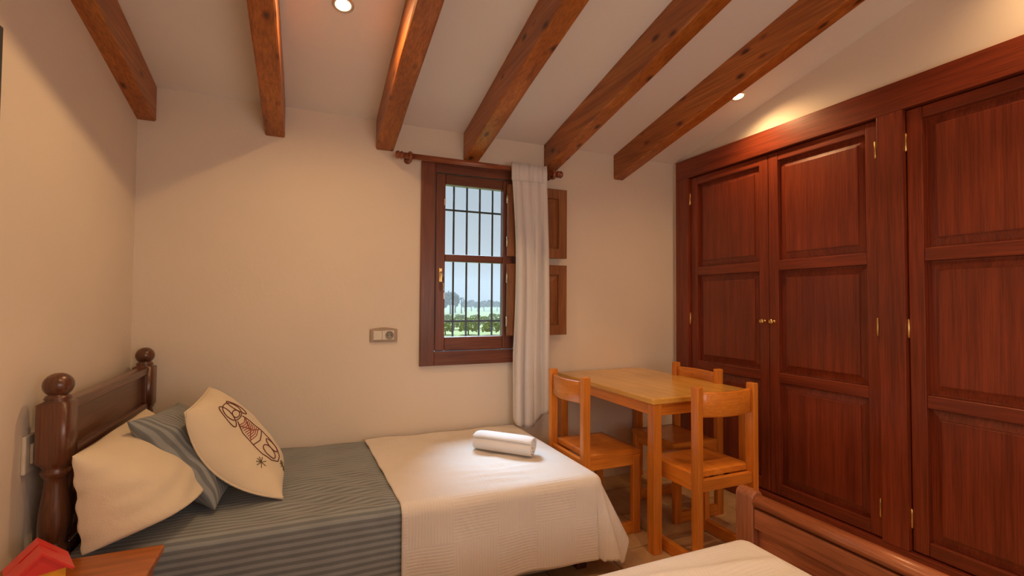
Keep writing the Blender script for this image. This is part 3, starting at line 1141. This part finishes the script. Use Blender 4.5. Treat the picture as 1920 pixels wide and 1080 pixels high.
# ------------------------------------------------------------------ bedside table and toy house
ns = thing('nightstand', 'small orange-brown wooden nightstand between the bed and the camera', 'nightstand', (-0.575, 1.60, 0))
boxpart('top', M['stand'], ns, -0.760, -0.386, 1.37, 1.802, 0.428, 0.450, bev=0.004)
boxpart('side_panel', M['stand'], ns, -0.745, -0.42, 1.385, 1.403, 0.0, 0.4275)
boxpart('side_panel', M['stand'], ns, -0.745, -0.42, 1.770, 1.788, 0.0, 0.4275)
boxpart('back_panel', M['stand'], ns, -0.757, -0.7455, 1.385, 1.788, 0.03, 0.4275)
boxpart('shelf', M['stand'], ns, -0.745, -0.42, 1.4035, 1.7695, 0.10, 0.118)
dr = boxpart('drawer', M['stand'], ns, -0.74, -0.405, 1.4065, 1.7665, 0.28, 0.42)
MB().lathe([(0.006, 0), (0.006, 0.012), (0.013, 0.018), (0.013, 0.026), (0.0005, 0.03)], (-0.405, 1.587, 0.35), 12, 'x').build('knob', M['brass'], dr)

toy = thing('toy_house', 'red and yellow plastic toy house on the nightstand', 'toy', (-0.62, 1.635, 0.450))
rd = Vector((-0.060, 0.125, 0)).normalized()     # ridge direction, away from the viewer
rs = Vector((rd.y, -rd.x, 0))                    # to the right
F0 = Vector((-0.600, 1.598, 0))


def tp(a, s, z):
    p = F0 + rd * a + rs * s
    return (p.x, p.y, z)


zr, ze, hw_, ln = 0.560, 0.503, 0.059, 0.121
wb = MB()
base = [(-hw_ + .012, 0.012), (hw_ - .012, 0.012), (hw_ - .012, ln - .012), (-hw_ + .012, ln - .012)]
wb.loft([[tp(a, s, 0.4505) for s, a in base], [tp(a, s, ze + .006) for s, a in base]], smooth=False)
wb.build('wall', M['yellow'], toy)['label'] = 'yellow plastic wall'
tri = lambda a, d, e: [tp(a, -hw_ + e, ze - .004 + d), tp(a, hw_ - e, ze - .004 + d), tp(a, 0, zr - 0.003 - e * .6)]
MB().loft([tri(0.008, .004, .010), tri(ln - .008, .004, .010)], smooth=False).build('gable', M['red'], toy)


def roof_piece(a0, a1, lift):
    b = MB()
    sec = lambda a: [tp(a, -hw_ - .004, ze - .004), tp(a, 0, zr + lift), tp(a, hw_ + .004, ze - .004), tp(a, hw_ - .002, ze - .006), tp(a, 0, zr - .008), tp(a, -hw_ + .002, ze - .006)]
    b.loft([sec(a0), sec(a1)], smooth=False)
    return b


roof_piece(0.0, 0.062, 0.0).build('roof_panel', M['red'], toy)
roof_piece(0.074, ln, 0.0).build('roof_panel', M['red'], toy)
b = MB()
sec = lambda a: [tp(a, -hw_ - .004, ze - .004), tp(a, -hw_ * .62, ze + .020), tp(a, -hw_ * .58, ze + .015), tp(a, -hw_ + .002, ze - .006)]
b.loft([sec(.0622), sec(.0738)], smooth=False)
b.build('roof_joint', M['red'], toy)
b = MB()
sec = lambda a: [tp(a, hw_ + .004, ze - .004), tp(a, hw_ * .62, ze + .020), tp(a, hw_ * .58, ze + .015), tp(a, hw_ - .002, ze - .006)]
b.loft([sec(.0622), sec(.0738)], smooth=False)
b.build('roof_joint', M['red'], toy)

# ------------------------------------------------------------------ switch and socket
sw = thing('light_switch', 'white square light switch on the left wall beside the headboard post', 'switch', (XL, 1.935, 0.735))
boxpart('plate', M['ivory'], sw, XL + .0002, XL + 0.012, 1.885, 1.985, 0.678, 0.792, bev=0.004)
boxpart('rocker', M['ivory'], sw, XL + 0.0122, XL + 0.021, 1.906, 1.964, 0.705, 0.765, bev=0.003)

so = thing('wall_socket', 'double wall plate with switch and round power socket left of the window', 'socket', (0.412, YB, 1.006))
pl = MB()
n = 14
ringp = []
x0, x1, z0, z1 = 0.336, 0.488, 0.967, 1.038
pts = [(x0, z0)]
pts += [(x1, z0)]
for k in range(n + 1):
    t = k / n
    pts.append((x1 + (x0 - x1) * t, z1 + 0.010 * math.sin(PI * t)))
cx_, cz_ = (x0 + x1) / 2, (z0 + z1) / 2
pl.loft([[(x, YB - .0002, z) for x, z in pts], [(x, YB - .009, z) for x, z in pts], [(cx_ + (x - cx_) * .97, YB - .011, cz_ + (z - cz_) * .94) for x, z in pts]], smooth=False)
pl.build('plate', M['champagne'], so)
boxpart('rocker', M['ivory'], so, 0.354, 0.402, YB - 0.017, YB - 0.0112, 0.979, 1.031, bev=0.002)
bk = boxpart('socket_block', M['ivory'], so, 0.404, 0.470, YB - 0.014, YB - 0.0112, 0.979, 1.031, bev=0.001)
cup = MB()
cc = (0.444, YB - 0.0142, 1.005)
prof = [(0.0235, 0.0005), (0.0235, -0.004), (0.020, -0.004), (0.019, -0.0015), (0.0005, -0.0012)]
cup.lathe(prof, cc, 24, 'y')
cup.build('socket_cup', M['grey_plastic'], bk)
for dx in (-0.0095, 0.0095):
    MB().lathe([(0.0028, -0.0012), (0.0028, -0.0024), (0.0004, -0.0025)], (cc[0] + dx, cc[1], cc[2]), 10, 'y').build('pin_hole', M['dark'], bk)

# picture on the left wall, only its right edge in view
pf = thing('picture_frame', 'dark blue framed picture on the left wall at the edge of the view', 'picture', (XL, 1.46, 1.87))
y0, y1, z0, z1 = 1.17, 1.684, 1.60, 1.915
for b in ((y0, y0 + .02, z0, z1), (y1 - .02, y1, z0, z1)):
    boxpart('frame_side', M['iron'], pf, XL + .0005, XL + .018, *b, bev=0.002)
for b in ((y0 + .0205, y1 - .0205, z0, z0 + .02), (y0 + .0205, y1 - .0205, z1 - .02, z1)):
    boxpart('frame_rail', M['iron'], pf, XL + .0005, XL + .018, *b, bev=0.002)
boxpart('print', M['canvas'], pf, XL + .0005, XL + .008, y0 + .0205, y1 - .0205, z0 + .0205, z1 - .0205, bev=0)

# ------------------------------------------------------------------ table
tb_ = thing('table', 'honey-coloured wooden table against the wall right of the window', 'table', (1.865, 2.34, 0))
TX0, TX1, TY0, TY1, TZ = 1.530, 2.195, 1.862, 2.825, 0.740
boxpart('tabletop', M['top_y'], tb_, TX0, TX1, TY0, TY1, TZ - 0.027, TZ, bev=0.004)
lw = 0.048
for x in (TX0 + .008, TX1 - lw - .008):
    for y in (TY0 + .006, TY1 - lw - .006):
        boxpart('leg', M['pine_z'], tb_, x, x + lw, y, y + lw, 0.0, TZ - 0.0275, bev=0.003)
for x in (TX0 + .016, TX1 - .036):
    boxpart('apron', M['pine_y'], tb_, x, x + .02, TY0 + lw + .0065, TY1 - lw - .0065, TZ - 0.085, TZ - 0.0275)
for y in (TY0 + .012, TY1 - .034):
    boxpart('apron', M['pine_x'], tb_, TX0 + lw + .0085, TX1 - lw - .0085, y, y + .02, TZ - 0.085, TZ - 0.0275)

# ------------------------------------------------------------------ chairs
CW, CD = 0.375, 0.350


def make_chair():
    t = thing('chair', '', 'chair', (0, 0, 0))
    hw, hd = CW / 2, CD / 2
    for s in (-1, 1):
        ya, yb = sorted((s * hw, s * (hw - 0.032)))
        boxpart('back_post', M['pine_z'], t, -hd, -hd + 0.044, ya, yb, 0.0, 0.822, bev=0.004)
        boxpart('leg', M['pine_z'], t, hd - 0.044, hd, ya, yb, 0.0, 0.4045, bev=0.003)
        boxpart('runner', M['pine_x'], t, -hd + 0.0445, hd - 0.0445, ya + .002, yb - .002, 0.0, 0.058, bev=0.003)
        boxpart('side_apron', M['pine_x'], t, -hd + 0.0445, hd - 0.0445, ya + .004, yb - .004, 0.352, 0.4045, bev=0.003)
    boxpart('front_apron', M['pine_y'], t, hd - 0.030, hd - 0.008, -hw + 0.0325, hw - 0.0325, 0.352, 0.4045, bev=0.003)
    boxpart('back_apron', M['pine_y'], t, -hd + 0.010, -hd + 0.032, -hw + 0.0325, hw - 0.0325, 0.352, 0.4045, bev=0.003)
    # seat: slightly dished slab
    st = MB()
    nx_, ny_ = 10, 10
    xs = [-hd + 0.045, hd + 0.008]
    ys = [-hw + 0.004, hw - 0.004]
    top, und = [], []
    for i in range(nx_ + 1):
        a, b = [], []
        for j in range(ny_ + 1):
            x = xs[0] + (xs[1] - xs[0]) * i / nx_
            y = ys[0] + (ys[1] - ys[0]) * j / ny_
            e = (1 - (2 * i / nx_ - 1) ** 4) * (1 - (2 * j / ny_ - 1) ** 4)
            edge = 0.003 if (i in (0, nx_) or j in (0, ny_)) else 0.0
            a.append((x, y, 0.431 - 0.005 * e - edge))
            b.append((x, y, 0.405))
        top.append(a)
        und.append(b)
    bm = st.bm
    T_ = [[bm.verts.new(p) for p in r] for r in top]
    U_ = [[bm.verts.new(p) for p in r] for r in und]
    for i in range(nx_):
        for j in range(ny_):
            bm.faces.new((T_[i][j], T_[i + 1][j], T_[i + 1][j + 1], T_[i][j + 1])).smooth = True
            bm.faces.new((U_[i][j + 1], U_[i + 1][j + 1], U_[i + 1][j], U_[i][j]))
    for i in range(nx_):
        for j in (0, ny_):
            bm.faces.new((T_[i][j], U_[i][j], U_[i + 1][j], T_[i + 1][j]))
    for j in range(ny_):
        for i in (0, nx_):
            bm.faces.new((T_[i][j], T_[i][j + 1], U_[i][j + 1], U_[i][j]))
    st.build('seat', M['pine_x'], t)
    # curved back slat between the posts
    rows = []
    for k in range(13):
        q = k / 12
        y = (-hw + 0.0323) + (CW - 0.0646) * q
        c = -hd + 0.022 - 0.034 * math.sin(PI * q)
        rows.append([(c - 0.010, y, 0.690), (c - 0.011, y, 0.790), (c - 0.006, y, 0.797), (c + 0.006, y, 0.797), (c + 0.011, y, 0.790), (c + 0.010, y, 0.690), (c + 0.005, y, 0.684), (c - 0.005, y, 0.684)])
    MB().loft(rows).build('backrest', M['pine_y'], t)
    return t


chair = make_chair()
spots_c = [((1.456, 2.276), 0.0, 'honey wooden chair at the left side of the table, nearest the curtain'),
           ((2.037, 2.272), PI, 'honey wooden chair at the right side of the table, backed by the wardrobe'),
           ((1.800, 1.838), PI / 2, 'honey wooden chair at the near end of the table, back to the camera')]
for i, ((x, y), rz, lab) in enumerate(spots_c):
    o = chair if i == 0 else copy_tree(chair)
    o.location = (x, y, 0)
    o.rotation_euler = (0, 0, rz)
    tag(o, lab, 'chair', 'chairs around the table')

# ------------------------------------------------------------------ second bed in the foreground
b2 = thing('single_bed', 'second bed in the foreground with a reddish wooden footboard', 'bed', (0.6, 0.80, 0))
ch_x, ch_y, ch_z = M['cherry_x'], M['cherry_y'], M['cherry_z']
FBX = 1.545
for y in (1.322, 0.20):
    rows = []
    for k in range(17):
        a = PI * k / 16
        pass
    # post with a rounded top, profile in XZ extruded along Y
    prof = [(FBX, 0.0), (FBX, 0.470)] + [(FBX + 0.028 - 0.028 * math.cos(a), 0.470 + 0.026 * math.sin(a)) for a in [PI * k / 12 for k in range(1, 12)]] + [(FBX + 0.056, 0.470), (FBX + 0.056, 0.0)]
    e = 0.006
    cxp = FBX + 0.028
    ring = lambda yy, s: [(cxp + (px - cxp) * s, yy, pz if pz < .01 else 0.25 + (pz - 0.25) * (1 - (1 - s) * .15)) for px, pz in prof]
    MB().loft([ring(y, 0.86), ring(y + e, 1), ring(y + 0.080 - e, 1), ring(y + 0.080, 0.86)], smooth=False).build('post', ch_z, b2)
prof = []
for k in range(14):
    a = PI * 2 * k / 14
    prof.append((FBX + 0.028 + 0.030 * math.cos(a), 0.459 + 0.024 * math.sin(a)))
MB().loft([[(x, 0.281, z) for x, z in prof], [(x, 1.321, z) for x, z in prof]]).build('cap_rail', ch_y, b2)
boxpart('upper_board', ch_y, b2, FBX + 0.004, FBX + 0.048, 0.281, 1.321, 0.362, 0.434, bev=0.004)
boxpart('lower_board', ch_y, b2, FBX + 0.030, FBX + 0.044, 0.281, 1.321, 0.12, 0.3615, bev=0.001)
boxpart('side_rail', ch_x, b2, -0.45, FBX + .02, 1.205, 1.230, 0.14, 0.26)
boxpart('side_rail', ch_x, b2, -0.45, FBX + .02, 0.33, 0.355, 0.14, 0.26)
boxpart('head_leg', ch_z, b2, -0.50, -0.45, 1.17, 1.23, 0.0, 0.40)
boxpart('head_leg', ch_z, b2, -0.50, -0.45, 0.33, 0.39, 0.0, 0.40)
MB().box(-0.44, 1.36, 0.35, 1.21, 0.262, 0.407, bev=0.04, seg=4).build('mattress', M['mattress'], b2)

# its blanket: rounded corner towards the table
P, UV = [], []
nx, ny = 120, 100
XE2, YE2, Z2 = 1.330, 1.170, 0.422
for i in range(nx + 1):
    u = -0.40 + (XE2 + 0.30 + 0.40) * i / nx
    a = u - XE2
    r1, r2 = [], []
    for j in range(ny + 1):
        v = -0.80 + (0.80 + 0.24) * j / ny
        if a <= 0 and v <= 0:
            x, y, z = u, YE2 + v, Z2 + top_noise(u, v) * min(1, -v * 8) * min(1, -a * 8)
            w = (u - 1.08) / 0.30
            z += 0.016 * math.exp(-((v + 0.085 + 0.045 * w) / 0.022) ** 2) * math.exp(-w * w)
        else:
            aa, vv = max(a, 0), max(v, 0)
            rho = math.hypot(aa, vv)
            ph = math.atan2(vv, aa)
            o_, d_ = hang(rho, 0.060, 0.10 + 0.08 * math.exp(-((ph - .78) / .3) ** 2))
            fl = 0.006 * math.sin(u * 13) * min(1, d_ * 4) if a <= 0 else 0.006 * math.sin(v * 16) * min(1, d_ * 4)
            x = (XE2 + o_ * math.cos(ph)) if a > 0 else u
            y = (YE2 + o_ * math.sin(ph)) if v > 0 else YE2 + v
            if a <= 0:
                y += fl
            elif v <= 0:
                x += fl
            z = max(0.02, Z2 - d_)
        r1.append((x, y, z))
        r2.append((u, v))
    P.append(r1)
    UV.append(r2)
o = MB().grid(P, UV).build('blanket', M['blanket'])
md = o.modifiers.new('thick', 'SOLIDIFY')
md.thickness = 0.005
md.offset = -1
tag(o, 'off-white blanket on the foreground bed beside the reddish footboard', 'blanket')

# ------------------------------------------------------------------ outside
GZ = -4.0
o = MB().box(-150, 400, 3.4, 900, GZ - 0.5, GZ).build('field', M['field'])
struct(o)
rnd = random.Random(5)


def blob_crown(n, rx, rz, leaf, seed, cz):
    r = random.Random(seed)
    mb = MB()
    bm = mb.bm
    for _ in range(n):
        a, b = r.uniform(0, 2 * PI), math.acos(r.uniform(-0.6, 1))
        rr = r.uniform(0.75, 1.05) * (1 + 0.18 * math.sin(3 * a + seed) * math.sin(2 * b))
        c = Vector((rx * rr * math.sin(b) * math.cos(a), rx * rr * math.sin(b) * math.sin(a), cz + rz * rr * math.cos(b)))
        t1 = Vector((r.uniform(-1, 1), r.uniform(-1, 1), r.uniform(-1, 1))).normalized()
        t2 = t1.cross(Vector((r.uniform(-1, 1), r.uniform(-1, 1), r.uniform(-1, 1)))).normalized()
        s = leaf * r.uniform(0.6, 1.3)
        bm.faces.new([bm.verts.new(c + t1 * s), bm.verts.new(c + t2 * s * .7), bm.verts.new(c - t1 * s), bm.verts.new(c - t2 * s * .7)])
    return mb


def make_shrub(seed):
    t = thing('shrub', '', 'shrub', (0, 0, 0))
    f = blob_crown(420, 1.5, 1.1, 0.26, seed, 1.25).build('foliage', M['leaf'], t, recalc=False)
    f['kind'] = 'stuff'
    MB().lathe([(0.12, 0), (0.08, 1.2)], (0, 0, 0), 8).build('trunk', M['bark'], t)
    return t


def make_tree(seed):
    t = thing('tree', '', 'tree', (0, 0, 0))
    f = blob_crown(520, 2.4, 2.5, 0.45, seed, 4.2).build('foliage', M['far_leaf'], t, recalc=False)
    f['kind'] = 'stuff'
    MB().lathe([(0.3, 0), (0.2, 4.0)], (0, 0, 0), 8).build('trunk', M['bark'], t)
    return t


def make_palm():
    t = thing('palm_tree', '', 'tree', (0, 0, 0))
    MB().lathe([(0.35, 0), (0.24, 3), (0.22, 6.6)], (0, 0, 0), 8).build('trunk', M['bark'], t)
    mb = MB()
    for k in range(22):
        a = 2 * PI * k / 22 + rnd.uniform(-.1, .1)
        el = rnd.uniform(-0.1, 1.1)
        prev = None
        d = Vector((math.cos(a), math.sin(a), 0))
        sd_ = Vector((-math.sin(a), math.cos(a), 0))
        rows = []
        for q in range(6):
            s = q / 5
            p = d * (2.1 * s * math.cos(el * .6)) + Vector((0, 0, 6.5 + 2.1 * s * math.sin(el) - 1.5 * s * s))
            w = 0.28 * math.sin(PI * min(0.98, s + 0.08))
            rows.append([tuple(p - sd_ * w), tuple(p + Vector((0, 0, .1))), tuple(p + sd_ * w)])
        mb.grid(rows)
    o = mb.build('fronds', M['far_leaf'], t, recalc=False)
    o['kind'] = 'stuff'
    return t


def place(proto, used, x, y, s, rz, lab, cat, grp):
    o = proto if proto not in used else copy_tree(proto)
    used.add(proto)
    o.location = (x, y, GZ)
    o.scale = (s, s, s)
    o.rotation_euler = (0, 0, rz)
    tag(o, lab, cat, grp)


used = set()
ORD = ['first', 'second', 'third', 'fourth', 'fifth', 'sixth', 'seventh', 'eighth', 'ninth', 'tenth', 'eleventh', 'twelfth']
shr = [make_shrub(k) for k in (1, 2, 3)]
k = 0
for rown, y, n, st, r0 in (('nearest', 72, 5, 0.047, 0.232), ('middle', 88, 5, 0.041, 0.246), ('farthest', 108, 6, 0.034, 0.240)):
    for i in range(n):
        place(shr[k % 3], used, y * (r0 + st * i) + rnd.uniform(-.1, .1), y + rnd.uniform(-2, 2), rnd.uniform(0.85, 1.0), rnd.uniform(0, 6),
              'green shrub outside the window, %s from the left in the %s row' % (ORD[i], rown), 'shrub', 'shrubs in the field outside')
        k += 1
trs = [make_tree(k) for k in (4, 6)]
for k, (xr, y, s) in enumerate(((0.232, 190, 1.1), (0.264, 186, 1.0), (0.284, 194, 1.35), (0.316, 240, 0.85), (0.331, 252, 0.9), (0.345, 236, 0.75), (0.360, 248, 0.85), (0.376, 240, 0.9), (0.391, 252, 0.8), (0.406, 240, 0.85))):
    place(trs[k % 2], used, xr * y, y, s, rnd.uniform(0, 6), 'distant leafy tree on the horizon outside, %s from the left' % ORD[k], 'tree', 'trees on the horizon outside')
pm = make_palm()
for xr, y, s, lab in ((0.2945, 214, 1.15, 'left of two distant palm trees on the horizon outside the window'), (0.3085, 206, 1.0, 'right of two distant palm trees on the horizon outside the window')):
    place(pm, used, xr * y, y, s, rnd.uniform(0, 6), lab, 'tree', 'palms on the horizon outside')

# sea haze over the fields
hz = Mat('haze')
hz.n.remove(hz.b)
vs = hz.node('ShaderNodeVolumeScatter')
vs.inputs['Color'].default_value = (1.0, 0.95, 0.86, 1)
vs.inputs['Density'].default_value = 0.0026
hz.l.new(vs.outputs[0], hz.out.inputs['Volume'])
o = MB().box(-40, 260, 62, 330, GZ + 0.01, 16).build('haze', hz.m)
o['kind'] = 'stuff'
o['label'] = 'pale haze over the distant fields'
o['category'] = 'haze'
